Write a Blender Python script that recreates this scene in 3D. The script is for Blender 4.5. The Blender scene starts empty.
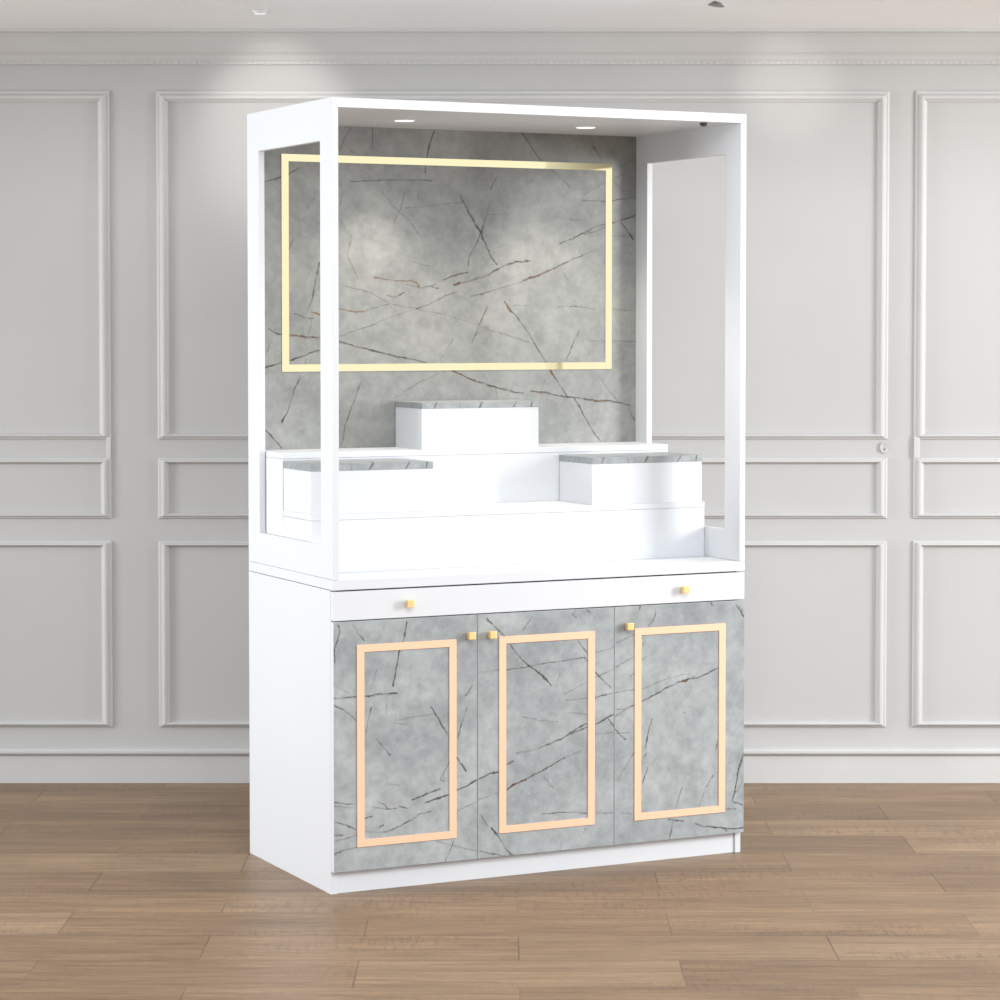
import bpy, bmesh, math, random
from mathutils import Vector, Matrix

scene = bpy.context.scene
COL = scene.collection
random.seed(4)

# ------------------------------------------------------------------ camera
CAM_H, PITCH = 1.50932, 0.04
cam_data = bpy.data.cameras.new('camera')
cam_data.sensor_width = 36.0
cam_data.lens = 2603.0 * 36.0 / 1000.0
cam_data.shift_y = -72.1 / 1000.0
cam_data.clip_end = 200
cam = bpy.data.objects.new('camera', cam_data)
COL.objects.link(cam)
cam.location = (0, 0, CAM_H)
cam.rotation_euler = (math.pi / 2 - PITCH, 0, 0)
scene.camera = cam

# ------------------------------------------------------------------ world, assumed right light, added fill lights, exposure
world = bpy.data.worlds.new('daylight')
scene.world = world
world.use_nodes = True
bg = world.node_tree.nodes['Background']
bg.inputs[0].default_value = (0.96, 0.98, 1.0, 1)
bg.inputs[1].default_value = 1.06

def aim(o, target):
    d = Vector(target) - o.location
    o.rotation_euler = d.to_track_quat('-Z', 'Y').to_euler()

def area(name, loc, target, sx, sy, power, col=(1, 1, 1), spread=180):
    l = bpy.data.lights.new(name, 'AREA')
    l.shape = 'RECTANGLE'
    l.size, l.size_y, l.energy, l.color = sx, sy, power, col
    l.spread = math.radians(spread)
    o = bpy.data.objects.new(name, l)
    COL.objects.link(o)
    o.location = loc
    aim(o, target)
    return o

area('assumed_right_light', (5.0, 6.1, 1.9), (0.9, 8.2, 0.9), 1.2, 1.8, 190, (0.98, 0.99, 1.0))  # assumed unseen light from the right, read from wall shading; no window modelled
area('added_high_fill', (1.3, 1.6, 4.0), (0.3, 7.4, 1.1), 3.2, 2.0, 150, (0.97, 0.985, 1.0))  # added unseen fill from high in front; leaves the canopy's top dim
area('added_left_fill', (-4.8, 6.7, 1.3), (-0.6, 6.9, 1.2), 1.2, 1.8, 44, (0.95, 0.975, 1.0), 92)  # added unseen fill that brightens the kiosk's left side

scene.view_settings.view_transform = 'Standard'
scene.view_settings.look = 'None'
scene.view_settings.exposure = 0.0
scene.view_settings.gamma = 1.0
scene.view_settings.use_curve_mapping = False

# ------------------------------------------------------------------ materials
def srgb(r, g, b):
    f = lambda c: (c / 255 / 12.92) if c <= 10 else ((c / 255 + 0.055) / 1.055) ** 2.4
    return (f(r), f(g), f(b), 1)

def new_mat(name):
    m = bpy.data.materials.new(name)
    m.use_nodes = True
    nt = m.node_tree
    return m, nt, nt.nodes['Principled BSDF']

def L(nt, a, b):
    nt.links.new(a, b)

def math_node(nt, op, a=None, b=None, c=None, clamp=False):
    n = nt.nodes.new('ShaderNodeMath')
    n.operation = op
    n.use_clamp = clamp
    for i, v in enumerate((a, b, c)):
        if v is None: continue
        if isinstance(v, (int, float)): n.inputs[i].default_value = v
        else: L(nt, v, n.inputs[i])
    return n.outputs[0]

def noise(nt, vec, scale, detail=4, rough=0.55):
    n = nt.nodes.new('ShaderNodeTexNoise')
    n.inputs['Scale'].default_value = scale
    n.inputs['Detail'].default_value = detail
    n.inputs['Roughness'].default_value = rough
    L(nt, vec, n.inputs['Vector'])
    return n

def ramp(nt, fac, stops):
    n = nt.nodes.new('ShaderNodeValToRGB')
    e = n.color_ramp.elements
    e[0].position, e[0].color = stops[0]
    e[1].position, e[1].color = stops[-1]
    for p, c in stops[1:-1]:
        k = e.new(p); k.color = c
    L(nt, fac, n.inputs[0])
    return n.outputs[0]

def mix(nt, fac, a, b, mode='MIX'):
    n = nt.nodes.new('ShaderNodeMix')
    n.data_type = 'RGBA'
    n.blend_type = mode
    for sock, v in ((n.inputs[0], fac), (n.inputs[6], a), (n.inputs[7], b)):
        if isinstance(v, (int, float, tuple)): sock.default_value = v
        else: L(nt, v, sock)
    return n.outputs[2]

def mapping(nt, vec, scale=(1, 1, 1), loc=(0, 0, 0)):
    n = nt.nodes.new('ShaderNodeMapping')
    n.inputs['Scale'].default_value = scale
    n.inputs['Location'].default_value = loc
    L(nt, vec, n.inputs['Vector'])
    return n.outputs[0]

def plain(name, col, rough=0.5, metal=0.0, vary=0.02, scale=6, emit=None, spec=0.5):
    m, nt, p = new_mat(name)
    tc = nt.nodes.new('ShaderNodeTexCoord')
    n = noise(nt, tc.outputs['Object'], scale, 3)
    a = tuple(max(0, c * (1 - vary)) for c in col[:3]) + (1,)
    b = tuple(min(1, c * (1 + vary)) for c in col[:3]) + (1,)
    L(nt, ramp(nt, n.outputs['Fac'], [(0.3, a), (0.7, b)]), p.inputs['Base Color'])
    p.inputs['Roughness'].default_value = rough
    p.inputs['Metallic'].default_value = metal
    p.inputs['Specular IOR Level'].default_value = spec
    if emit:
        p.inputs['Emission Color'].default_value = emit[0]
        p.inputs['Emission Strength'].default_value = emit[1]
    return m

M_WHITE = plain('white_lacquer', (0.665, 0.684, 0.712, 1), 0.45, vary=0.006, spec=0.3)
M_WALL = plain('painted_wall', (0.48, 0.480, 0.476, 1), 0.7, vary=0.025, scale=1.6, spec=0.2)
M_TRIM = plain('painted_moulding', (0.55, 0.55, 0.546, 1), 0.55, vary=0.03, scale=3, spec=0.25)
M_CEIL = plain('painted_ceiling', (0.90, 0.90, 0.90, 1), 0.8, vary=0.02, scale=1.2, spec=0.1)
M_GOLD = plain('polished_gold', (1.0, 0.895, 0.56, 1), 0.06, 1.0, vary=0.01)
M_ROSE = plain('brushed_rose_gold', srgb(246, 200, 168), 0.45, 0.1, vary=0.015, spec=0.3)
M_KNOB = plain('brass_knob', (0.97, 0.67, 0.29, 1), 0.3, 0.3, vary=0.03)
M_LENS = plain('lit_lamp_glass', (0.9, 0.9, 0.88, 1), 0.4, emit=((1.0, 0.96, 0.9, 1), 1.2))
M_DIM = plain('ceiling_lamp_glass', (0.85, 0.85, 0.83, 1), 0.4, emit=((1.0, 0.97, 0.93, 1), 0.25))
M_GREY = plain('grey_metal', (0.22, 0.22, 0.21, 1), 0.45, 0.2, vary=0.05)
M_DARK = plain('dark_plastic', (0.05, 0.05, 0.048, 1), 0.4, vary=0.05)

VEIN_STYLE = {  # half width (m), strength, colour
    'k': (0.0032, 0.95, srgb(58, 48, 42)),
    'm': (0.0025, 0.80, srgb(66, 58, 52)),
    'f': (0.0025, 0.48, srgb(80, 74, 70)),
    'r': (0.0030, 0.80, srgb(100, 64, 22)),
}

def marble(name, veins, off, generic=False, seed=0.0, tint=(1, 1, 1, 1)):
    """Grey marble: clouds of tone plus individual veins; each vein is a polyline in the panel's own plane."""
    m, nt, p = new_mat(name)
    tc = nt.nodes.new('ShaderNodeTexCoord')
    oc = mapping(nt, tc.outputs['Object'], loc=(off[0], seed, off[1]))
    if generic:   # loose slabs: carry the veins over the top as well as down the front
        sx = nt.nodes.new('ShaderNodeSeparateXYZ'); L(nt, oc, sx.inputs[0])
        cx = nt.nodes.new('ShaderNodeCombineXYZ')
        L(nt, sx.outputs[0], cx.inputs[0]); L(nt, math_node(nt, 'ADD', sx.outputs[1], sx.outputs[2]), cx.inputs[2])
        oc = cx.outputs[0]
    # base clouds
    c1 = noise(nt, oc, 4.0, 7, 0.62)
    base = ramp(nt, c1.outputs['Fac'], [(0.30, srgb(139, 144, 147)), (0.5, srgb(156, 161, 163)), (0.72, srgb(174, 178, 180))])
    c2 = noise(nt, oc, 26.0, 6, 0.7)
    base = mix(nt, 0.8, base, ramp(nt, c2.outputs['Fac'], [(0.3, (0.38, 0.38, 0.38, 1)), (0.72, (0.61, 0.61, 0.60, 1))]), 'OVERLAY')
    c3 = noise(nt, mapping(nt, oc, loc=(7.3, 2.1, 3.7)), 7.0, 5, 0.6)
    base = mix(nt, ramp(nt, c3.outputs['Fac'], [(0.60, (0, 0, 0, 1)), (0.74, (0.30, 0.30, 0.30, 1))]), base, srgb(110, 112, 111))
    c4 = noise(nt, mapping(nt, oc, loc=(1.3, 6.1, 2.7)), 60.0, 4, 0.7)
    base = mix(nt, ramp(nt, c4.outputs['Fac'], [(0.62, (0, 0, 0, 1)), (0.78, (0.45, 0.45, 0.45, 1))]), base, srgb(196, 199, 199))
    base = mix(nt, 1.0, base, tint, 'MULTIPLY')
    # small wander so that veins look broken and natural
    w = noise(nt, oc, 30.0, 5, 0.75)
    sub = nt.nodes.new('ShaderNodeVectorMath'); sub.operation = 'SUBTRACT'
    L(nt, w.outputs['Color'], sub.inputs[0]); sub.inputs[1].default_value = (0.5, 0.5, 0.5)
    ma = nt.nodes.new('ShaderNodeVectorMath'); ma.operation = 'MULTIPLY_ADD'
    L(nt, sub.outputs[0], ma.inputs[0]); ma.inputs[1].default_value = (0.013, 0, 0.013); L(nt, oc, ma.inputs[2])
    fl = nt.nodes.new('ShaderNodeVectorMath'); fl.operation = 'MULTIPLY'
    L(nt, ma.outputs[0], fl.inputs[0]); fl.inputs[1].default_value = (1, 0, 1)
    P = fl.outputs[0]
    brk = noise(nt, oc, 19.0, 3, 0.7).outputs['Fac']
    brk = ramp(nt, brk, [(0.36, (0.35, 0.35, 0.35, 1)), (0.56, (1, 1, 1, 1))])
    wv = noise(nt, mapping(nt, oc, loc=(3.3, 8.1, 1.9)), 42.0, 3, 0.7).outputs['Fac']
    wv = ramp(nt, wv, [(0.34, (0.55, 0.55, 0.55, 1)), (0.66, (1.9, 1.9, 1.9, 1))])
    col = base
    for st in ('f', 'm', 'k', 'r'):
        hw, strength, vc = VEIN_STYLE[st]
        acc = None
        for s, pts in veins:
            if s != st: continue
            for i in range(0, len(pts) - 2, 2):
                a = Vector((pts[i], 0, pts[i + 1])); b = Vector((pts[i + 2], 0, pts[i + 3]))
                ba = b - a
                l2 = ba.length_squared
                if l2 < 1e-8: continue
                d = nt.nodes.new('ShaderNodeVectorMath'); d.operation = 'DOT_PRODUCT'
                L(nt, P, d.inputs[0]); d.inputs[1].default_value = ba / l2
                h = math_node(nt, 'ADD', d.outputs['Value'], -a.dot(ba) / l2, clamp=True)
                q = nt.nodes.new('ShaderNodeVectorMath'); q.operation = 'MULTIPLY_ADD'
                L(nt, h, q.inputs[0]); q.inputs[1].default_value = ba; q.inputs[2].default_value = a
                ds = nt.nodes.new('ShaderNodeVectorMath'); ds.operation = 'DISTANCE'
                L(nt, P, ds.inputs[0]); L(nt, q.outputs[0], ds.inputs[1])
                acc = ds.outputs['Value'] if acc is None else math_node(nt, 'MINIMUM', acc, ds.outputs['Value'])
        if acc is None: continue
        f = math_node(nt, 'MULTIPLY_ADD', math_node(nt, 'MULTIPLY', acc, wv), -1.0 / hw, 1.2, clamp=True)
        f = math_node(nt, 'MULTIPLY', f, strength)
        f = math_node(nt, 'MULTIPLY', f, brk)
        col = mix(nt, f, col, vc)
    L(nt, col, p.inputs['Base Color'])
    p.inputs['Roughness'].default_value = 0.42
    p.inputs['Specular IOR Level'].default_value = 0.25
    return m

def floor_material():
    m, nt, p = new_mat('worn_oak_boards')
    tc = nt.nodes.new('ShaderNodeTexCoord')
    o = mapping(nt, tc.outputs['Object'], loc=(0.715, -6.12 + 25 * 0.25, 0))
    br = nt.nodes.new('ShaderNodeTexBrick')
    br.offset, br.offset_frequency, br.squash = 0.5, 2, 1.0
    L(nt, o, br.inputs['Vector'])
    br.inputs['Scale'].default_value = 1.0
    br.inputs['Brick Width'].default_value = 0.76
    br.inputs['Row Height'].default_value = 0.25
    br.inputs['Mortar Size'].default_value = 0.0022
    br.inputs['Mortar Smooth'].default_value = 0.3
    br.inputs['Bias'].default_value = 0.0
    br.inputs['Color1'].default_value = (0, 0, 0, 1)
    br.inputs['Color2'].default_value = (1, 1, 1, 1)
    br.inputs['Mortar'].default_value = (0.5, 0.5, 0.5, 1)
    tone = ramp(nt, br.outputs['Color'], [(0.0, srgb(125, 100, 73)), (0.5, srgb(133, 107, 79)), (1.0, srgb(144, 119, 91))])
    # shift the grain from board to board
    sh = nt.nodes.new('ShaderNodeVectorMath'); sh.operation = 'MULTIPLY_ADD'
    L(nt, br.outputs['Color'], sh.inputs[0]); sh.inputs[1].default_value = (3.1, 5.3, 0); L(nt, o, sh.inputs[2])
    g1 = noise(nt, mapping(nt, sh.outputs[0], scale=(1.2, 16, 1)), 3.0, 7, 0.65).outputs['Fac']
    col = mix(nt, 0.85, tone, ramp(nt, g1, [(0.30, (0.30, 0.285, 0.27, 1)), (0.5, (0.5, 0.5, 0.5, 1)), (0.68, (0.66, 0.66, 0.655, 1))]), 'OVERLAY')
    g2 = noise(nt, mapping(nt, sh.outputs[0], scale=(2.4, 60, 1)), 4.0, 4, 0.6).outputs['Fac']
    col = mix(nt, 0.5, col, ramp(nt, g2, [(0.3, (0.42, 0.42, 0.42, 1)), (0.7, (0.58, 0.58, 0.58, 1))]), 'OVERLAY')
    g3 = noise(nt, mapping(nt, o, scale=(0.55, 5.0, 1), loc=(9, 2, 0)), 1.5, 5, 0.6).outputs['Fac']
    col = mix(nt, 0.8, col, ramp(nt, g3, [(0.34, (0.38, 0.365, 0.35, 1)), (0.5, (0.5, 0.5, 0.5, 1)), (0.66, (0.62, 0.62, 0.615, 1))]), 'OVERLAY')
    g4 = noise(nt, mapping(nt, sh.outputs[0], scale=(1, 3, 1)), 38.0, 4, 0.75).outputs['Fac']
    col = mix(nt, 0.6, col, ramp(nt, g4, [(0.32, (0.40, 0.39, 0.38, 1)), (0.68, (0.60, 0.60, 0.60, 1))]), 'OVERLAY')
    # rippled figure across some boards
    r1 = noise(nt, mapping(nt, sh.outputs[0], scale=(34, 5, 1), loc=(1, 1, 0)), 2.4, 5, 0.7).outputs['Fac']
    where = noise(nt, mapping(nt, sh.outputs[0], scale=(1.0, 2.2, 1), loc=(4, 9, 0)), 1.4, 2, 0.5).outputs['Fac']
    fm = math_node(nt, 'MULTIPLY', ramp(nt, r1, [(0.5, (0, 0, 0, 1)), (0.62, (1, 1, 1, 1))]), ramp(nt, where, [(0.47, (0, 0, 0, 1)), (0.66, (0.55, 0.55, 0.55, 1))]))
    col = mix(nt, fm, col, srgb(92, 70, 53))
    jm = noise(nt, mapping(nt, o, loc=(2, 7, 0)), 2.2, 2, 0.5).outputs['Fac']
    jm = ramp(nt, jm, [(0.38, (0.12, 0.12, 0.12, 1)), (0.62, (0.8, 0.8, 0.8, 1))])
    col = mix(nt, math_node(nt, 'MULTIPLY', br.outputs['Fac'], jm), col, srgb(66, 53, 43))
    L(nt, col, p.inputs['Base Color'])
    p.inputs['Roughness'].default_value = 0.42
    p.inputs['Specular IOR Level'].default_value = 0.5
    bmp = nt.nodes.new('ShaderNodeBump')
    bmp.inputs['Strength'].default_value = 0.15
    bmp.inputs['Distance'].default_value = 0.004
    L(nt, math_node(nt, 'SUBTRACT', g1, br.outputs['Fac']), bmp.inputs['Height'])
    L(nt, bmp.outputs[0], p.inputs['Normal'])
    return m

M_FLOOR = floor_material()

BACK_VEINS = [
 ('k', [0.574,2.077,0.564,2.051,0.555,2.023,0.548,1.99,0.541,1.95]),
 ('m', [0.376,2.075,0.375,2.036,0.377,2.013]),
 ('m', [0.311,2.072,0.291,2.045,0.274,2.005]),
 ('f', [0.296,2.017,0.324,1.995,0.366,1.964,0.389,1.937]),
 ('m', [0.304,1.918,0.348,1.92,0.394,1.922,0.444,1.925,0.525,1.927,0.566,1.925]),
 ('f', [0.404,1.894,0.434,1.858,0.459,1.833,0.494,1.808]),
 ('m', [0.497,1.801,0.53,1.764]),
 ('f', [0.478,1.891,0.464,1.84,0.444,1.802]),
 ('f', [0.479,1.845,0.546,1.851,0.597,1.857,0.656,1.865]),
 ('k', [0.656,1.881,0.69,1.825,0.721,1.779,0.753,1.714,0.774,1.685]),
 ('m', [0.753,1.873,0.732,1.807,0.716,1.76,0.685,1.703,0.682,1.677]),
 ('f', [0.274,1.809,0.308,1.759,0.298,1.704,0.328,1.64]),
 ('f', [0.489,1.692,0.556,1.676]),
 ('f', [0.525,1.897,0.52,1.869]),
 ('f', [0.274,1.918,0.284,1.882,0.273,1.845]),
 ('k', [0.602,1.636,0.633,1.65,0.679,1.66]),
 ('r', [0.383,1.643,0.413,1.639,0.454,1.634,0.494,1.633]),
 ('r', [0.494,1.635,0.515,1.628,0.525,1.616,0.484,1.623]),
 ('m', [0.535,1.614,0.576,1.625]),
 ('m', [0.566,1.617,0.586,1.611]),
 ('k', [0.635,1.624,0.664,1.63,0.7,1.639,0.753,1.656]),
 ('r', [0.643,1.626,0.7,1.639]),
 ('m', [0.421,1.591,0.443,1.585,0.479,1.6]),
 ('r', [0.273,1.553,0.298,1.547,0.323,1.544,0.358,1.546]),
 ('m', [0.358,1.549,0.393,1.558,0.428,1.567]),
 ('f', [0.293,1.618,0.373,1.597,0.418,1.574,0.459,1.561,0.525,1.552]),
 ('m', [0.514,1.552,0.566,1.57,0.607,1.591,0.648,1.603]),
 ('m', [0.273,1.473,0.338,1.495,0.383,1.509]),
 ('f', [0.383,1.509,0.443,1.533,0.514,1.552]),
 ('f', [0.514,1.552,0.597,1.538,0.69,1.512,0.753,1.496]),
 ('m', [0.69,1.589,0.753,1.604]),
 ('k', [0.273,1.458,0.317,1.445,0.362,1.435,0.408,1.424,0.463,1.411,0.504,1.405,0.545,1.397]),
 ('r', [0.337,1.442,0.367,1.434]),
 ('m', [0.74,1.552,0.716,1.505,0.695,1.453]),
 ('f', [0.633,1.463,0.607,1.425,0.591,1.4]),
 ('m', [0.34,1.344,0.325,1.307,0.307,1.261,0.289,1.215,0.277,1.16]),
 ('f', [0.586,1.365,0.504,1.328,0.448,1.294]),
 ('k', [0.625,1.374,0.653,1.362,0.7,1.343,0.753,1.325]),
 ('r', [0.627,1.373,0.648,1.364,0.7,1.343]),
 ('k', [0.859,2.074,0.883,2.042,0.92,1.996]),
 ('m', [0.953,1.97,0.996,1.938,1.017,1.92]),
 ('m', [1.098,2.041,1.123,2.006]),
 ('m', [0.778,1.945,0.754,1.906]),
 ('f', [0.762,1.874,0.741,1.826,0.724,1.76]),
 ('f', [0.741,1.831,0.815,1.832]),
 ('f', [0.921,1.839,0.958,1.83,1.007,1.821,1.061,1.82]),
 ('f', [1.061,1.894,1.137,1.934,1.241,1.975]),
 ('f', [1.164,1.94,1.203,1.907]),
 ('m', [1.061,1.88,1.148,1.877,1.236,1.891]),
 ('k', [0.985,1.75,1.023,1.762,1.066,1.782,1.104,1.802,1.148,1.81,1.192,1.822,1.244,1.837]),
 ('m', [1.066,1.777,1.115,1.79,1.148,1.805]),
 ('k', [1.192,1.815,1.236,1.765]),
 ('f', [1.165,1.774,1.236,1.777]),
 ('k', [0.71,1.642,0.751,1.657,0.804,1.683,0.841,1.693,0.889,1.696]),
 ('k', [0.862,1.637,0.915,1.654,0.974,1.678,1.018,1.698,1.061,1.715]),
 ('f', [1.061,1.715,1.115,1.732]),
 ('r', [0.889,1.644,0.969,1.675]),
 ('f', [0.991,1.669,1.012,1.64]),
 ('f', [0.72,1.596,0.799,1.617,0.873,1.639]),
 ('k', [0.801,1.575,0.82,1.546,0.836,1.537,0.857,1.511,0.883,1.478,0.905,1.442,0.937,1.396,0.953,1.37,0.986,1.324,1.013,1.288]),
 ('r', [0.801,1.575,0.82,1.546]),
 ('r', [0.953,1.37,0.975,1.339]),
 ('k', [1.032,1.288,1.062,1.242,1.094,1.19,1.122,1.154]),
 ('k', [0.717,1.34,0.741,1.331,0.788,1.317,0.836,1.307,0.862,1.302]),
 ('k', [0.889,1.308,0.932,1.305,0.986,1.293,1.051,1.286,1.105,1.277,1.149,1.278,1.226,1.261]),
 ('r', [0.894,1.308,0.932,1.304]),
 ('r', [1.089,1.28,1.138,1.277]),
 ('f', [0.72,1.499,0.799,1.478,0.883,1.454]),
 ('m', [0.744,1.56,0.723,1.511]),
 ('f', [0.815,1.565,0.889,1.563]),
 ('m', [0.98,1.561,1.05,1.561,1.105,1.554]),
 ('f', [1.165,1.552,1.242,1.55]),
 ('m', [1.05,1.487,1.029,1.448,1.007,1.401]),
 ('f', [1.088,1.458,1.242,1.456]),
 ('f', [1.11,1.361,1.149,1.313,1.182,1.276]),
 ('m', [1.218,1.256,1.24,1.219]),
 ('f', [0.94,1.344,0.921,1.315]),
 ('f', [0.77,1.317,0.778,1.291]),
 ('k', [0.035,1.907,0.069,1.916,0.117,1.933,0.152,1.952]),
 ('f', [0.208,1.892,0.176,1.837]),
 ('m', [0.134,1.754,0.119,1.722]),
 ('k', [0.211,1.682,0.2,1.641,0.187,1.577]),
 ('k', [0.055,1.496,0.082,1.48,0.135,1.476,0.16,1.472,0.211,1.469]),
 ('r', [0.131,1.476,0.165,1.472]),
 ('m', [0.133,1.539,0.165,1.527,0.192,1.523]),
 ('r', [0.185,1.544,0.212,1.535]),
 ('k', [0.038,1.384,0.086,1.396,0.12,1.405,0.17,1.421,0.209,1.434]),
 ('r', [0.179,1.427,0.209,1.432]),
 ('m', [0.195,1.605,0.175,1.546]),
 ('f', [0.189,1.523,0.175,1.478]),
 ('k', [0.152,1.361,0.13,1.314,0.115,1.264,0.093,1.228]),
 ('k', [0.037,1.215,0.061,1.192,0.093,1.155]),
 ('f', [0.169,1.409,0.165,1.391]),
 ('m', [0.06,1.455,0.05,1.428]),
]
DOOR_VEINS_A = [
 ('k', [0.014,0.715,0.018,0.7,0.013,0.681,0.005,0.656,0.004,0.618]),
 ('m', [0.057,0.715,0.089,0.671]),
 ('k', [0.211,0.713,0.2,0.663,0.19,0.637,0.181,0.591,0.172,0.545]),
 ('f', [0.125,0.594,0.118,0.569]),
 ('k', [-0.004,0.522,0.027,0.524,0.086,0.524,0.141,0.528,0.183,0.527]),
 ('f', [0.002,0.561,0.047,0.535]),
 ('m', [0.004,0.506,0.036,0.487,0.065,0.462]),
 ('m', [0.109,0.493,0.1,0.46,0.093,0.43]),
 ('f', [0.178,0.454,0.234,0.459,0.291,0.465]),
 ('k', [0.285,0.481,0.31,0.441,0.338,0.394]),
 ('k', [0.359,0.342,0.386,0.303]),
 ('f', [0.123,0.411,0.141,0.388]),
 ('m', [0.13,0.4,0.164,0.363]),
 ('m', [0.405,0.532,0.386,0.507]),
 ('m', [0.391,0.475,0.371,0.428,0.362,0.394]),
 ('f', [0.153,0.499,0.151,0.477]),
 ('f', [0.178,0.448,0.216,0.441]),
 ('m', [0.338,0.331,0.321,0.308,0.31,0.285,0.321,0.278,0.319,0.302]),
 ('k', [0.227,0.238,0.262,0.248,0.309,0.262]),
 ('k', [0.267,0.226,0.3,0.234,0.338,0.243]),
 ('k', [0.359,0.254,0.395,0.264,0.424,0.281,0.443,0.285]),
 ('r', [0.132,0.237,0.148,0.23,0.155,0.22]),
 ('m', [0.113,0.228,0.15,0.219,0.178,0.218]),
 ('m', [0.187,0.223,0.215,0.215]),
 ('m', [0.003,0.248,0.04,0.242,0.062,0.239]),
 ('f', [-0.002,0.24,0.062,0.228]),
 ('m', [0.003,0.197,0.035,0.187,0.062,0.172]),
 ('f', [0.085,0.164,0.15,0.157]),
 ('m', [0.15,0.157,0.192,0.17,0.225,0.184,0.248,0.198,0.281,0.201]),
 ('r', [-0.002,0.161,0.026,0.161]),
 ('f', [-0.002,0.142,0.067,0.157]),
 ('m', [-0.002,0.109,0.025,0.118,0.067,0.125]),
 ('m', [0.085,0.196,0.108,0.203]),
 ('f', [0.15,0.287,0.192,0.278]),
 ('m', [0.132,0.173,0.145,0.176]),
 ('f', [0.3,0.12,0.371,0.096,0.443,0.075]),
 ('m', [0.35,0.117,0.338,0.088,0.324,0.061]),
 ('f', [0.362,0.199,0.443,0.223]),
]
DOOR_VEINS_B = [
 ('k', [0.447,0.713,0.476,0.686,0.502,0.663]),
 ('k', [0.519,0.638,0.548,0.601,0.578,0.578,0.622,0.544,0.645,0.519]),
 ('f', [0.585,0.711,0.558,0.675]),
 ('m', [0.711,0.711,0.721,0.722]),
 ('m', [0.755,0.722,0.765,0.715]),
 ('m', [0.708,0.714,0.721,0.702]),
 ('m', [0.51,0.569,0.583,0.578,0.656,0.583,0.751,0.59]),
 ('f', [0.423,0.567,0.485,0.572]),
 ('m', [0.726,0.638,0.756,0.603]),
 ('f', [0.746,0.592,0.786,0.543]),
 ('m', [0.783,0.546,0.831,0.501]),
 ('f', [0.686,0.492,0.766,0.527,0.841,0.553,0.907,0.585]),
 ('f', [0.783,0.601,0.907,0.63]),
 ('f', [0.691,0.476,0.781,0.477]),
 ('m', [0.781,0.477,0.846,0.488]),
 ('f', [0.558,0.439,0.607,0.426,0.666,0.416]),
 ('f', [0.674,0.554,0.661,0.515]),
 ('k', [0.607,0.349,0.637,0.358,0.676,0.369,0.706,0.384,0.746,0.406,0.761,0.406]),
 ('k', [0.714,0.384,0.756,0.397]),
 ('k', [0.781,0.401,0.811,0.415,0.846,0.428]),
 ('m', [0.821,0.416,0.846,0.386]),
 ('f', [0.691,0.441,0.756,0.433]),
 ('k', [0.413,0.275,0.442,0.284,0.461,0.291,0.485,0.292]),
 ('f', [0.423,0.222,0.485,0.237]),
 ('m', [0.51,0.312,0.529,0.319]),
 ('f', [0.539,0.34,0.607,0.348]),
 ('k', [0.51,0.245,0.539,0.257,0.568,0.267,0.607,0.282,0.647,0.299,0.686,0.316]),
 ('f', [0.686,0.316,0.736,0.332]),
 ('r', [0.529,0.253,0.568,0.266]),
 ('k', [0.432,0.178,0.452,0.148]),
 ('k', [0.464,0.142,0.49,0.107,0.51,0.075,0.527,0.06]),
 ('m', [0.427,0.082,0.505,0.06]),
 ('m', [0.617,0.167,0.686,0.166,0.756,0.158]),
 ('f', [0.781,0.155,0.842,0.153]),
 ('f', [0.622,0.27,0.652,0.235]),
 ('f', [0.751,0.116,0.746,0.103]),
 ('f', [0.677,0.082,0.674,0.06]),
 ('f', [0.781,0.376,0.841,0.376]),
]
DOOR_VEINS_C = [
 ('k', [0.845,0.421,0.872,0.437,0.905,0.449]),
 ('m', [0.85,0.44,0.867,0.441]),
 ('k', [0.929,0.458,0.964,0.471,1.01,0.491,1.057,0.506,1.103,0.512,1.145,0.523,1.179,0.539]),
 ('r', [1.046,0.502,1.075,0.506]),
 ('m', [1.072,0.509,1.098,0.517]),
 ('m', [0.844,0.487,0.905,0.493]),
 ('f', [0.929,0.491,0.974,0.506,1.02,0.519,1.083,0.525]),
 ('m', [0.974,0.706,0.966,0.684,0.948,0.663]),
 ('k', [1.15,0.725,1.155,0.714]),
 ('m', [0.922,0.724,0.92,0.715]),
 ('k', [1.234,0.714,1.25,0.695,1.26,0.678]),
 ('f', [1.244,0.711,1.255,0.697]),
 ('m', [0.892,0.529,0.905,0.54]),
 ('f', [0.93,0.574,0.964,0.59]),
 ('f', [0.93,0.614,0.943,0.627]),
 ('f', [0.847,0.559,0.905,0.582]),
 ('f', [0.847,0.625,0.905,0.645]),
 ('m', [0.845,0.385,0.862,0.366,0.877,0.353]),
 ('f', [0.847,0.373,0.888,0.373]),
 ('m', [0.903,0.314,0.875,0.271]),
 ('f', [0.875,0.271,0.852,0.243]),
 ('k', [0.962,0.404,0.949,0.366,0.941,0.327]),
 ('m', [0.944,0.313,0.934,0.296]),
 ('m', [0.949,0.272,0.933,0.228]),
 ('m', [1.175,0.333,1.167,0.301]),
 ('m', [1.161,0.233,1.139,0.201]),
 ('f', [1.131,0.185,1.113,0.141]),
 ('f', [1.058,0.205,1.04,0.145]),
 ('m', [1.029,0.112,1.019,0.061]),
 ('k', [1.26,0.29,1.246,0.245,1.236,0.2,1.226,0.155]),
 ('k', [1.231,0.148,1.258,0.139]),
 ('m', [1.204,0.133,1.236,0.129]),
 ('k', [1.102,0.101,1.126,0.088,1.168,0.084,1.21,0.075,1.258,0.073]),
 ('k', [1.016,0.118,1.063,0.11]),
 ('m', [1.189,0.08,1.205,0.07]),
 ('f', [0.868,0.148,0.906,0.143]),
 ('f', [0.797,0.154,0.843,0.15]),
 ('f', [1.257,0.207,1.241,0.181]),
 ('f', [1.062,0.417,1.073,0.414]),
]

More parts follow.
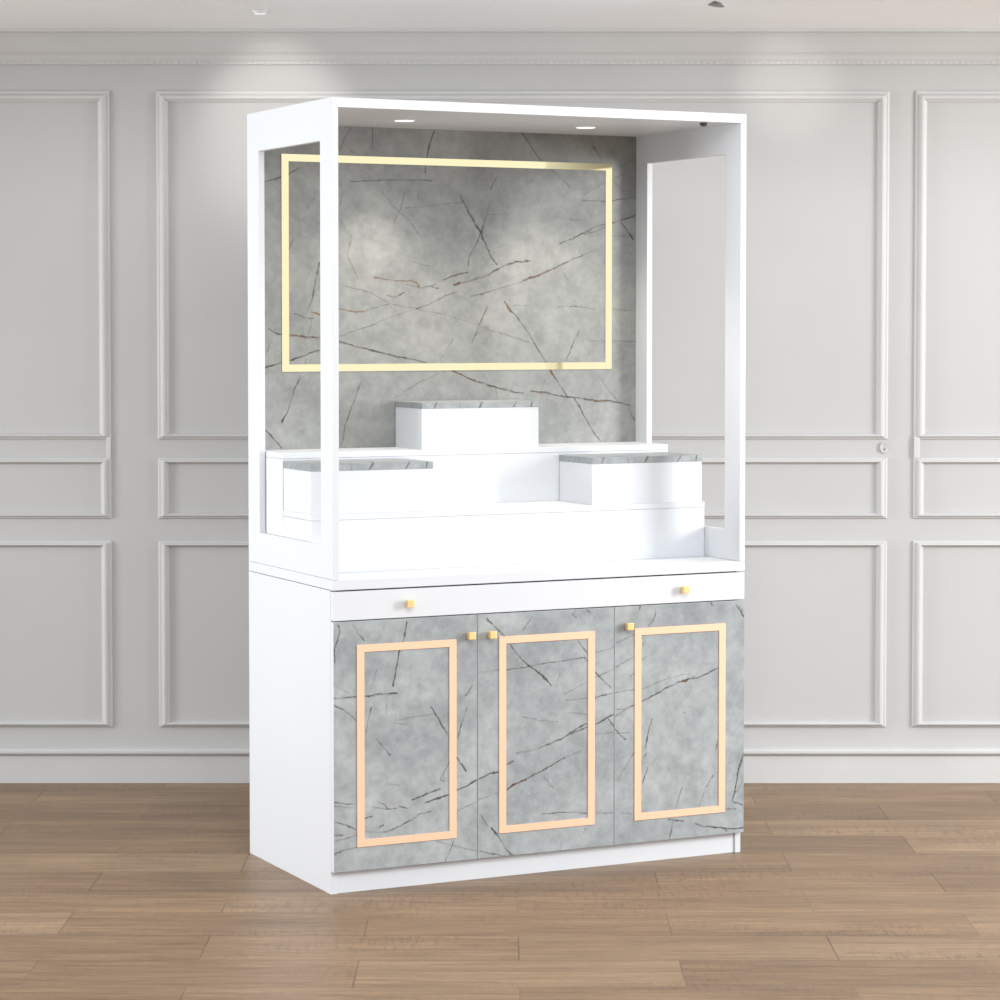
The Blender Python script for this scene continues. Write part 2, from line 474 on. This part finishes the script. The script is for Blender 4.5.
# ------------------------------------------------------------------ mesh helpers
def link(name, bm, mats, parent=None, smooth=False):
    bmesh.ops.recalc_face_normals(bm, faces=bm.faces)
    me = bpy.data.meshes.new(name)
    bm.to_mesh(me); bm.free()
    for m in (mats if isinstance(mats, (list, tuple)) else [mats]): me.materials.append(m)
    if smooth:
        for f in me.polygons: f.use_smooth = True
    o = bpy.data.objects.new(name, me)
    COL.objects.link(o)
    if parent: o.parent = parent
    return o

def bevel_sharp(bm, off, seg=2):
    if off <= 0: return
    ed = [e for e in bm.edges if len(e.link_faces) == 2 and e.calc_face_angle(0) > 0.5]
    bmesh.ops.bevel(bm, geom=ed, offset=off, segments=seg, affect='EDGES', profile=0.6, clamp_overlap=True)

def merge(bm, src):
    me = bpy.data.meshes.new('tmp')
    src.to_mesh(me); src.free()
    bm.from_mesh(me)
    bpy.data.meshes.remove(me)

def add_box(bm, x0, x1, y0, y1, z0, z1, bev=0.0012, mat=0, front_mat=None):
    b = bmesh.new()
    bmesh.ops.create_cube(b, size=1.0)
    for v in b.verts:
        v.co = Vector((x0 + (v.co.x + .5) * (x1 - x0), y0 + (v.co.y + .5) * (y1 - y0), z0 + (v.co.z + .5) * (z1 - z0)))
    bevel_sharp(b, bev)
    b.normal_update()
    for f in b.faces:
        f.material_index = front_mat if (front_mat is not None and f.normal.y < -0.9) else mat
    merge(bm, b)

def add_plate(bm, axis, t0, t1, outer, inner, bev=0.0012):
    """Flat board with a rectangular opening. axis 'x': board in the y-z plane, 'y': board in the x-z plane."""
    b = bmesh.new()
    us = [outer[0], inner[0], inner[1], outer[1]]
    vs = [outer[2], inner[2], inner[3], outer[3]]
    def mk(t):
        return [[b.verts.new((t, u, v) if axis == 'x' else (u, t, v)) for v in vs] for u in us]
    A, B = mk(t0), mk(t1)
    for i in range(3):
        for j in range(3):
            if i == 1 and j == 1: continue
            for G in (A, B): b.faces.new((G[i][j], G[i + 1][j], G[i + 1][j + 1], G[i][j + 1]))
    def strip(path):
        for p, q in zip(path, path[1:] + path[:1]):
            b.faces.new((A[p[0]][p[1]], A[q[0]][q[1]], B[q[0]][q[1]], B[p[0]][p[1]]))
    ring = [(0, 0), (1, 0), (2, 0), (3, 0), (3, 1), (3, 2), (3, 3), (2, 3), (1, 3), (0, 3), (0, 2), (0, 1)]
    strip(ring); strip([(1, 1), (2, 1), (2, 2), (1, 2)])
    bmesh.ops.recalc_face_normals(b, faces=b.faces)
    bevel_sharp(b, bev)
    merge(bm, b)

def add_disc(bm, x, y, z0, z1, r0, r1, seg=32, bev=0.0):
    b = bmesh.new()
    bmesh.ops.create_cone(b, cap_ends=True, segments=seg, radius1=r0, radius2=r1, depth=z1 - z0)
    bevel_sharp(b, bev, 2)
    for v in b.verts: v.co += Vector((x, y, (z0 + z1) / 2))
    merge(bm, b)

def empty(name, loc, rz, label, cat, group=None):
    o = bpy.data.objects.new(name, None)
    COL.objects.link(o)
    o.location, o.rotation_euler = loc, (0, 0, rz)
    o['label'], o['category'] = label, cat
    if group: o['group'] = group
    o.empty_display_size = 0.1
    return o

def structure(o):
    o['kind'] = 'structure'
    return o

# ------------------------------------------------------------------ the room
WALL = 8.525          # wall face; the baseboard's face stands at 8.507
CEIL = 2.458
bm = bmesh.new(); add_box(bm, -6, 6, -6, WALL + 0.1, -0.1, 0, 0); structure(link('floor', bm, M_FLOOR))
bm = bmesh.new(); add_box(bm, -6, 6, WALL, WALL + 0.1, 0, CEIL, 0); structure(link('wall_back', bm, M_WALL))
bm = bmesh.new(); add_box(bm, -6, 6, 7.3, WALL + 0.1, CEIL, CEIL + 0.1, 0); structure(link('ceiling', bm, M_CEIL))

def extrude_x(name, prof, mat, x0=-6, x1=6):
    """prof: (distance in front of the wall, height) points, closed against the wall."""
    b = bmesh.new()
    A = [b.verts.new((x0, WALL - d, z)) for d, z in prof]
    B = [b.verts.new((x1, WALL - d, z)) for d, z in prof]
    n = len(prof)
    for i in range(n):
        j = (i + 1) % n
        b.faces.new((A[i], A[j], B[j], B[i]))
    b.faces.new(A); b.faces.new(B)
    return structure(link(name, b, mat))

extrude_x('baseboard_back', [(0, 0), (0.018, 0), (0.018, 0.092), (0.026, 0.094), (0.032, 0.100), (0.032, 0.107), (0.026, 0.113), (0.014, 0.117), (0, 0.119)], M_TRIM)
cz = CEIL
extrude_x('trim_1', [(0, cz), (0.115, cz), (0.115, cz - 0.010), (0.102, cz - 0.014), (0.088, cz - 0.024), (0.072, cz - 0.040), (0.056, cz - 0.058),
                     (0.044, cz - 0.070), (0.038, cz - 0.073), (0.030, cz - 0.080), (0.022, cz - 0.090), (0.013, cz - 0.098), (0.011, cz - 0.105), (0, cz - 0.107)], M_TRIM)
b = bmesh.new()
for i in range(230):   # fine bead course under the cornice
    x = -2.3 + i * 0.02
    add_box(b, x, x + 0.011, WALL - 0.0142, WALL - 0.010, cz - 0.103, cz - 0.092, 0)
structure(link('trim_2', b, M_TRIM))

PROF = [(0.0, 0.0), (0.0, 0.007), (0.005, 0.010), (0.011, 0.010), (0.013, 0.016), (0.019, 0.022), (0.025, 0.023), (0.030, 0.019), (0.033, 0.011), (0.037, 0.008), (0.040, 0.0)]
def moulding(bm, x0, x1, z0, z1, k=1.0, kt=1.0):
    """mitred picture-frame moulding: outer rectangle x0..x1, z0..z1"""
    rings = []
    for w, d in PROF:
        w *= k
        d *= 0.8
        rings.append([bm.verts.new(c) for c in ((x0 + w, WALL - d, z0 + w * .5), (x1 - w, WALL - d, z0 + w * .5), (x1 - w, WALL - d, z1 - w * kt), (x0 + w, WALL - d, z1 - w * kt))])
    for r, s in zip(rings, rings[1:]):
        for i in range(4):
            j = (i + 1) % 4
            bm.faces.new((r[i], r[j], s[j], s[i]))

n = 3
GX = [(-3.665, -1.274), (-1.121, 1.270), (1.355, 3.75)]
for (x0, x1) in GX:
    for zi, (z0, z1) in enumerate(((1.132, 2.268), (0.872, 1.070), (0.184, 0.797))):
        b = bmesh.new()
        moulding(b, x0, x1, z0, z1, 0.95 if zi == 0 else 0.88, 1.0 if zi == 0 else 0.55)
        if zi == 0:   # outer bead runs on down to the middle panel on the outer groups
            if x0 < -3: add_box(b, x1 - 0.016, x1, WALL - 0.010, WALL, 1.068, 1.140, 0.003)
            elif x0 > 1: add_box(b, x0, x0 + 0.020, WALL - 0.012, WALL, 1.068, 1.140, 0.003)
            else:         # little scroll at the right-hand end of the middle group
                N = 14
                prev = None
                for i in range(N + 1):
                    a = math.radians(100 + 250 * i / N)
                    c = Vector((x1 - 0.012 + 0.010 * math.cos(a), WALL - 0.004, 1.104 + 0.015 * math.sin(a)))
                    rr = 0.0042
                    nrm = Vector((math.cos(a), 0, math.sin(a)))
                    ring = [b.verts.new(c + nrm * rr * math.cos(t) + Vector((0, -rr * 1.3 * math.sin(t), 0))) for t in [k * math.tau / 8 for k in range(8)]]
                    if prev:
                        for q in range(8): b.faces.new((prev[q], prev[(q + 1) % 8], ring[(q + 1) % 8], ring[q]))
                    prev = ring
        structure(link('trim_%d' % n, b, M_TRIM))
        n += 1

# ------------------------------------------------------------------ ceiling lamps
def spot(name, parent, loc, target, power, angle, blend, col, size=0.02):
    l = bpy.data.lights.new(name, 'SPOT')
    l.energy, l.spot_size, l.spot_blend, l.color, l.shadow_soft_size = power, math.radians(angle), blend, col, size
    o = bpy.data.objects.new(name, l)
    COL.objects.link(o)
    if parent: o.parent = parent
    o.location = loc
    d = Vector(target) - Vector(loc)
    o.rotation_euler = d.to_track_quat('-Z', 'Y').to_euler()
    return o

t = empty('ceiling_light', (-0.727, 7.93, CEIL), 0, 'small round white lamp set flush on the ceiling above the left panels', 'ceiling light')
b = bmesh.new(); add_disc(b, 0, 0, -0.010, 0, 0.021, 0.025, 32, 0.002); link('lamp_ring', b, M_WHITE, t)
b = bmesh.new(); add_disc(b, 0, 0, -0.0125, -0.009, 0.017, 0.018, 32, 0.001); link('lamp_lens', b, M_DIM, t)
spot('lamp_light', t, (0, 0, -0.02), (0.0, 0.57, -0.28), 11.0, 54, 0.8, (1.0, 0.95, 0.88))

t = empty('spotlight', (0.620, 7.50, CEIL), 0, 'small grey tilted spotlight hanging from the ceiling above the right panels', 'spotlight')
b = bmesh.new(); add_disc(b, 0, 0, -0.004, 0, 0.016, 0.016, 24, 0.001); link('mounting_plate', b, M_GREY, t)
b = bmesh.new(); add_disc(b, 0, 0, -0.026, -0.003, 0.004, 0.004, 16); link('stem', b, M_WHITE, t)
b = bmesh.new(); add_disc(b, 0, 0, -0.006, 0.006, 0.025, 0.011, 28, 0.001)
bmesh.ops.rotate(b, verts=b.verts, cent=(0, 0, 0), matrix=Matrix.Rotation(math.radians(8), 3, 'Y'))
bmesh.ops.translate(b, verts=b.verts, vec=(0, 0, -0.033)); link('lamp_shade', b, M_GREY, t)
spot('spot_light', t, (0.0, 0, -0.055), (0.31, 1.0, -0.175), 13.0, 22, 1.0, (1.0, 0.96, 0.9))

# ------------------------------------------------------------------ the display kiosk
W, D, YAW = 1.2628, 0.626, 0.45568
KX, KY = -0.43863, 6.81348
CX, CY = W / 2, D / 2
TH = 0.018
def at(x, y, z):
    c, s = math.cos(YAW), math.sin(YAW)
    return (KX + x * c - y * s, KY + x * s + y * c, z)

class Thing:
    """A thing whose parts are given in kiosk coordinates (x along the front, y to the back, z up)."""
    def __init__(self, name, x, y, z, label, cat, group=None):
        self.o = (x, y, z)
        self.root = empty(name, at(x, y, z), YAW, label, cat, group)
    def part(self, name, bm, mats, parent=None, smooth=False):
        bmesh.ops.translate(bm, verts=bm.verts, vec=(-self.o[0], -self.o[1], -self.o[2]))
        return link(name, bm, mats, parent or self.root, smooth)
    def off(self):
        return (self.o[0], self.o[2])

Z_DOOR0, Z_DOOR1, Z_DRW1, Z_SLAB0, Z_SLAB1, Z_TOP = 0.0612, 0.7248, 0.8045, 0.8083, 0.8355, 2.1
def tile_veins(x0, x1, z0, z1):
    out = []
    for s, p in BACK_VEINS:
        for i in range(0, len(p) - 2, 2):
            if max(p[i], p[i + 2]) > x0 - .02 and min(p[i], p[i + 2]) < x1 + .02 and max(p[i + 1], p[i + 3]) > z0 - .02 and min(p[i + 1], p[i + 3]) < z1 + .02:
                out.append((s, p[i:i + 4]))
    return out
TX = [TH, 0.32, 0.62, 0.92, W - TH]
TZ = [Z_SLAB1 + 0.0006, 1.60, 2.0745]
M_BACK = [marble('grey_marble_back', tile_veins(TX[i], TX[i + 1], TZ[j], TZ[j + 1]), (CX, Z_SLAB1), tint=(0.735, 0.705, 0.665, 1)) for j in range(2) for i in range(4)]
M_DOORS = [marble('grey_marble_door', v, (CX, 0.0)) for v in (DOOR_VEINS_A, DOOR_VEINS_B, DOOR_VEINS_C)]
M_SLAB = marble('grey_marble_slab', [('m', [-0.16, 0.00, -0.13, 0.06, -0.10, 0.30]), ('k', [-0.03, -0.02, 0.01, 0.05, 0.04, 0.14]), ('m', [0.09, 0.0, 0.12, 0.05, 0.13, 0.12]),
                                   ('f', [-0.19, 0.10, 0.0, 0.16, 0.19, 0.20]), ('m', [0.15, -0.02, 0.17, 0.06]), ('f', [-0.06, 0.0, -0.08, 0.1])], (0, 0), True, 0.0)

# --- base cabinet
cab = Thing('display_cabinet', CX, CY, 0, 'white base cabinet with three grey marble doors and one long drawer', 'cabinet')
b = bmesh.new()
add_box(b, 0, TH, 0.0185, D, 0, Z_SLAB0 - 0.0015)             # left side
add_box(b, W - TH, W, 0.0185, D, 0, Z_SLAB0 - 0.0015)         # right side
add_box(b, TH, W - TH, 0.030, D - 0.02, 0.058, 0.076)         # bottom shelf
add_box(b, TH, W - TH, D - 0.02, D, 0.03, Z_SLAB0 - 0.0015)   # back
add_box(b, TH, W - TH, 0.030, 0.10, Z_DOOR1 - 0.014, Z_DOOR1 + 0.004)   # rail under the drawer
add_box(b, W / 3 - 0.009, W / 3 + 0.009, 0.030, D - 0.02, 0.076, Z_DOOR1 - 0.014)
add_box(b, 2 * W / 3 - 0.009, 2 * W / 3 + 0.009, 0.030, D - 0.02, 0.076, Z_DOOR1 - 0.014)
cab.part('body', b, M_WHITE)
b = bmesh.new(); add_box(b, TH + 0.0005, W - TH - 0.0005, 0.024, 0.042, 0, 0.058); cab.part('kick_board', b, M_WHITE)

def knob(parent, x, z, y=0.0):
    b = bmesh.new()
    h = 0.0098
    add_disc(b, 0, 0, 0, 0.010, 0.006, 0.006, 16)
    bmesh.ops.rotate(b, verts=b.verts, cent=(0, 0, 0), matrix=Matrix.Rotation(math.pi / 2, 3, 'X'))
    bmesh.ops.translate(b, verts=b.verts, vec=(x, y, z))
    add_box(b, x - h, x + h, y - 0.024, y - 0.008, z - h, z + h, 0.002)
    return cab.part('knob', b, M_KNOB, parent)

b = bmesh.new(); add_box(b, 0.001, W - 0.001, 0, TH, Z_DOOR1 + 0.003, Z_DRW1, 0.0015)
dr = cab.part('drawer', b, M_WHITE)
knob(dr, 0.2150, 0.7660); knob(dr, 1.0590, 0.7655)

frames = [(0.0633, 0.3535, 0.1240, 0.6618), (0.4815, 0.7755, 0.1248, 0.6620), (0.9015, 1.1950, 0.1245, 0.6625)]
knobs = [(0.3950, 0.6705), (0.4580, 0.6700), (0.8810, 0.6708)]
for i in range(3):
    x0 = W * i / 3 + (0.0015 if i else 0.0008)
    x1 = W * (i + 1) / 3 - (0.0015 if i < 2 else 0.0008)
    b = bmesh.new(); add_box(b, x0, x1, 0, TH, Z_DOOR0, Z_DOOR1, 0.0008, 0, 1)
    d = cab.part('door', b, [M_WHITE, M_DOORS[i]])
    fx0, fx1, fz0, fz1 = frames[i]
    fx0 += 0.0035; fx1 += 0.0035
    b = bmesh.new(); add_plate(b, 'y', -0.003, 0.0002, (fx0, fx1, fz0, fz1), (fx0 + 0.021, fx1 - 0.021, fz0 + 0.0195, fz1 - 0.0195), 0.0005)
    cab.part('door_trim', b, M_ROSE, d)['label'] = 'thin rose gold rectangular trim'
    knob(d, *knobs[i])['label'] = 'square brass knob'

# --- worktop
top = Thing('worktop', CX, CY, Z_SLAB0, 'thin white worktop lying on the base cabinet under the display canopy', 'worktop')
b = bmesh.new(); add_box(b, 0, W, 0, D, Z_SLAB0, Z_SLAB1, 0.0014); top.part('top_board', b, M_WHITE)

# --- upper display frame
can = Thing('display_canopy', CX, CY, Z_SLAB1, 'tall white open display canopy with grey marble back and gold rectangle on the worktop', 'display canopy')
zb = Z_SLAB1 + 0.0006
Z_CEIL = 2.0745
for x in (0, W - TH):
    b = bmesh.new()
    add_plate(b, 'x', x, x + TH, (0, D, zb, Z_TOP), (0.083, 0.538, 0.922, 1.991), 0.0012)
    can.part('side_frame', b, M_WHITE)
b = bmesh.new(); add_box(b, TH - 0.0008, W - TH + 0.0008, 0.0002, D, Z_CEIL, Z_TOP - 0.0002, 0.0006); can.part('top_board', b, M_WHITE)
YB = 0.606
b = bmesh.new()
gv = [[b.verts.new((x, YB, z)) for x in TX] for z in TZ]
for j in range(2):
    for i in range(4):
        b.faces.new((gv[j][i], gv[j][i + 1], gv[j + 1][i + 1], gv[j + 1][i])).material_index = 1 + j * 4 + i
kv = [[b.verts.new((x, D - 0.001, z)) for x in TX] for z in TZ]
for j in range(2):
    for i in range(4): b.faces.new((kv[j][i], kv[j + 1][i], kv[j + 1][i + 1], kv[j][i + 1]))
rim = [(0, i) for i in range(5)] + [(1, 4)] + [(2, i) for i in range(4, -1, -1)] + [(1, 0)]
for p, q in zip(rim, rim[1:] + rim[:1]): b.faces.new((gv[p[0]][p[1]], kv[p[0]][p[1]], kv[q[0]][q[1]], gv[q[0]][q[1]]))
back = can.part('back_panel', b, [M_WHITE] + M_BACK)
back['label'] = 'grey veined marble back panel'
b = bmesh.new(); add_plate(b, 'y', YB - 0.0018, YB + 0.0002, (0.0952, 1.1605, 1.3727, 1.9905), (0.0952 + 0.0215, 1.1605 - 0.0215, 1.3727 + 0.0205, 1.9905 - 0.0205), 0)
can.part('gold_trim', b, M_GOLD, back)['label'] = 'polished gold rectangular trim'
for x in (0.3553, 0.9261):
    b = bmesh.new(); add_disc(b, x, 0.333, Z_CEIL - 0.0015, Z_CEIL + 0.001, 0.0305, 0.032, 40, 0.0005)
    dl = can.part('downlight', b, M_WHITE)
    b = bmesh.new(); add_disc(b, x, 0.333, Z_CEIL - 0.0022, Z_CEIL - 0.0010, 0.027, 0.0275, 40)
    can.part('lamp_lens', b, M_LENS, dl)
    spot('downlight_lamp', can.root, (x - CX, 0.333 - CY, Z_CEIL - 0.012 - Z_SLAB1), (x - CX, 0.37 - CY, 0), 16.5, 100, 0.85, (1.0, 0.92, 0.80))
b = bmesh.new(); add_disc(b, 1.1463, 0.040, Z_CEIL - 0.010, Z_CEIL + 0.001, 0.008, 0.013, 24, 0.002)
can.part('sensor_dome', b, M_DARK)['label'] = 'tiny dark dome under the top board'

# --- stepped riser inside
Y1, Y2 = 0.193, 0.406
Z1, Z2 = 0.994, 1.1515
XI0, XI1 = TH + 0.001, W - TH - 0.001
def riser(y0, y1, zt, label):
    p = Thing('display_riser', CX, (y0 + y1) / 2, Z_SLAB1, label, 'display riser', 'stepped risers inside the canopy')
    b = bmesh.new(); add_box(b, XI0, XI1, y0 + 0.0008, y1, Z_SLAB1, zt - 0.0165, 0.0008); p.part('riser_box', b, M_WHITE)
    b = bmesh.new(); add_box(b, XI0, XI1, y0, y1, zt - 0.0160, zt, 0.0014); p.part('tread', b, M_WHITE)
riser(Y1, Y2 - 0.001, Z1, 'long low white step across the front of the canopy floor')
riser(Y2, YB - 0.001, Z2, 'long taller white step at the back against the marble panel')

# --- three plinths with marble tops
def plinth(x0, x1, y0, y1, z0, z1, zt, label, seed):
    p = Thing('display_plinth', (x0 + x1) / 2, (y0 + y1) / 2, z0, label, 'display plinth', 'marble topped plinths on the risers')
    b = bmesh.new(); add_box(b, x0, x1, y0, y1, z0, z1, 0.001); p.part('box', b, M_WHITE)
    b = bmesh.new(); add_box(b, x0 - 0.0005, x1 + 0.0005, y0 - 0.001, y1, z1, zt, 0.0008)
    p.part('marble_top', b, M_SLAB)['label'] = 'thin grey marble top slab'
plinth(XI0 + 0.0006, 0.3805, 0.199, 0.4035, Z1, 1.1110, 1.1305, 'white box plinth with marble top on lower step at the left', 0)
plinth(0.8790, 1.2400, 0.203, 0.4035, Z1, 1.1105, 1.1290, 'white box plinth with marble top on lower step at the right', 1)
plinth(0.4460, 0.8180, 0.418, 0.6030, Z2, 1.2680, 1.2850, 'white box plinth with marble top on the upper step against the back panel', 2)
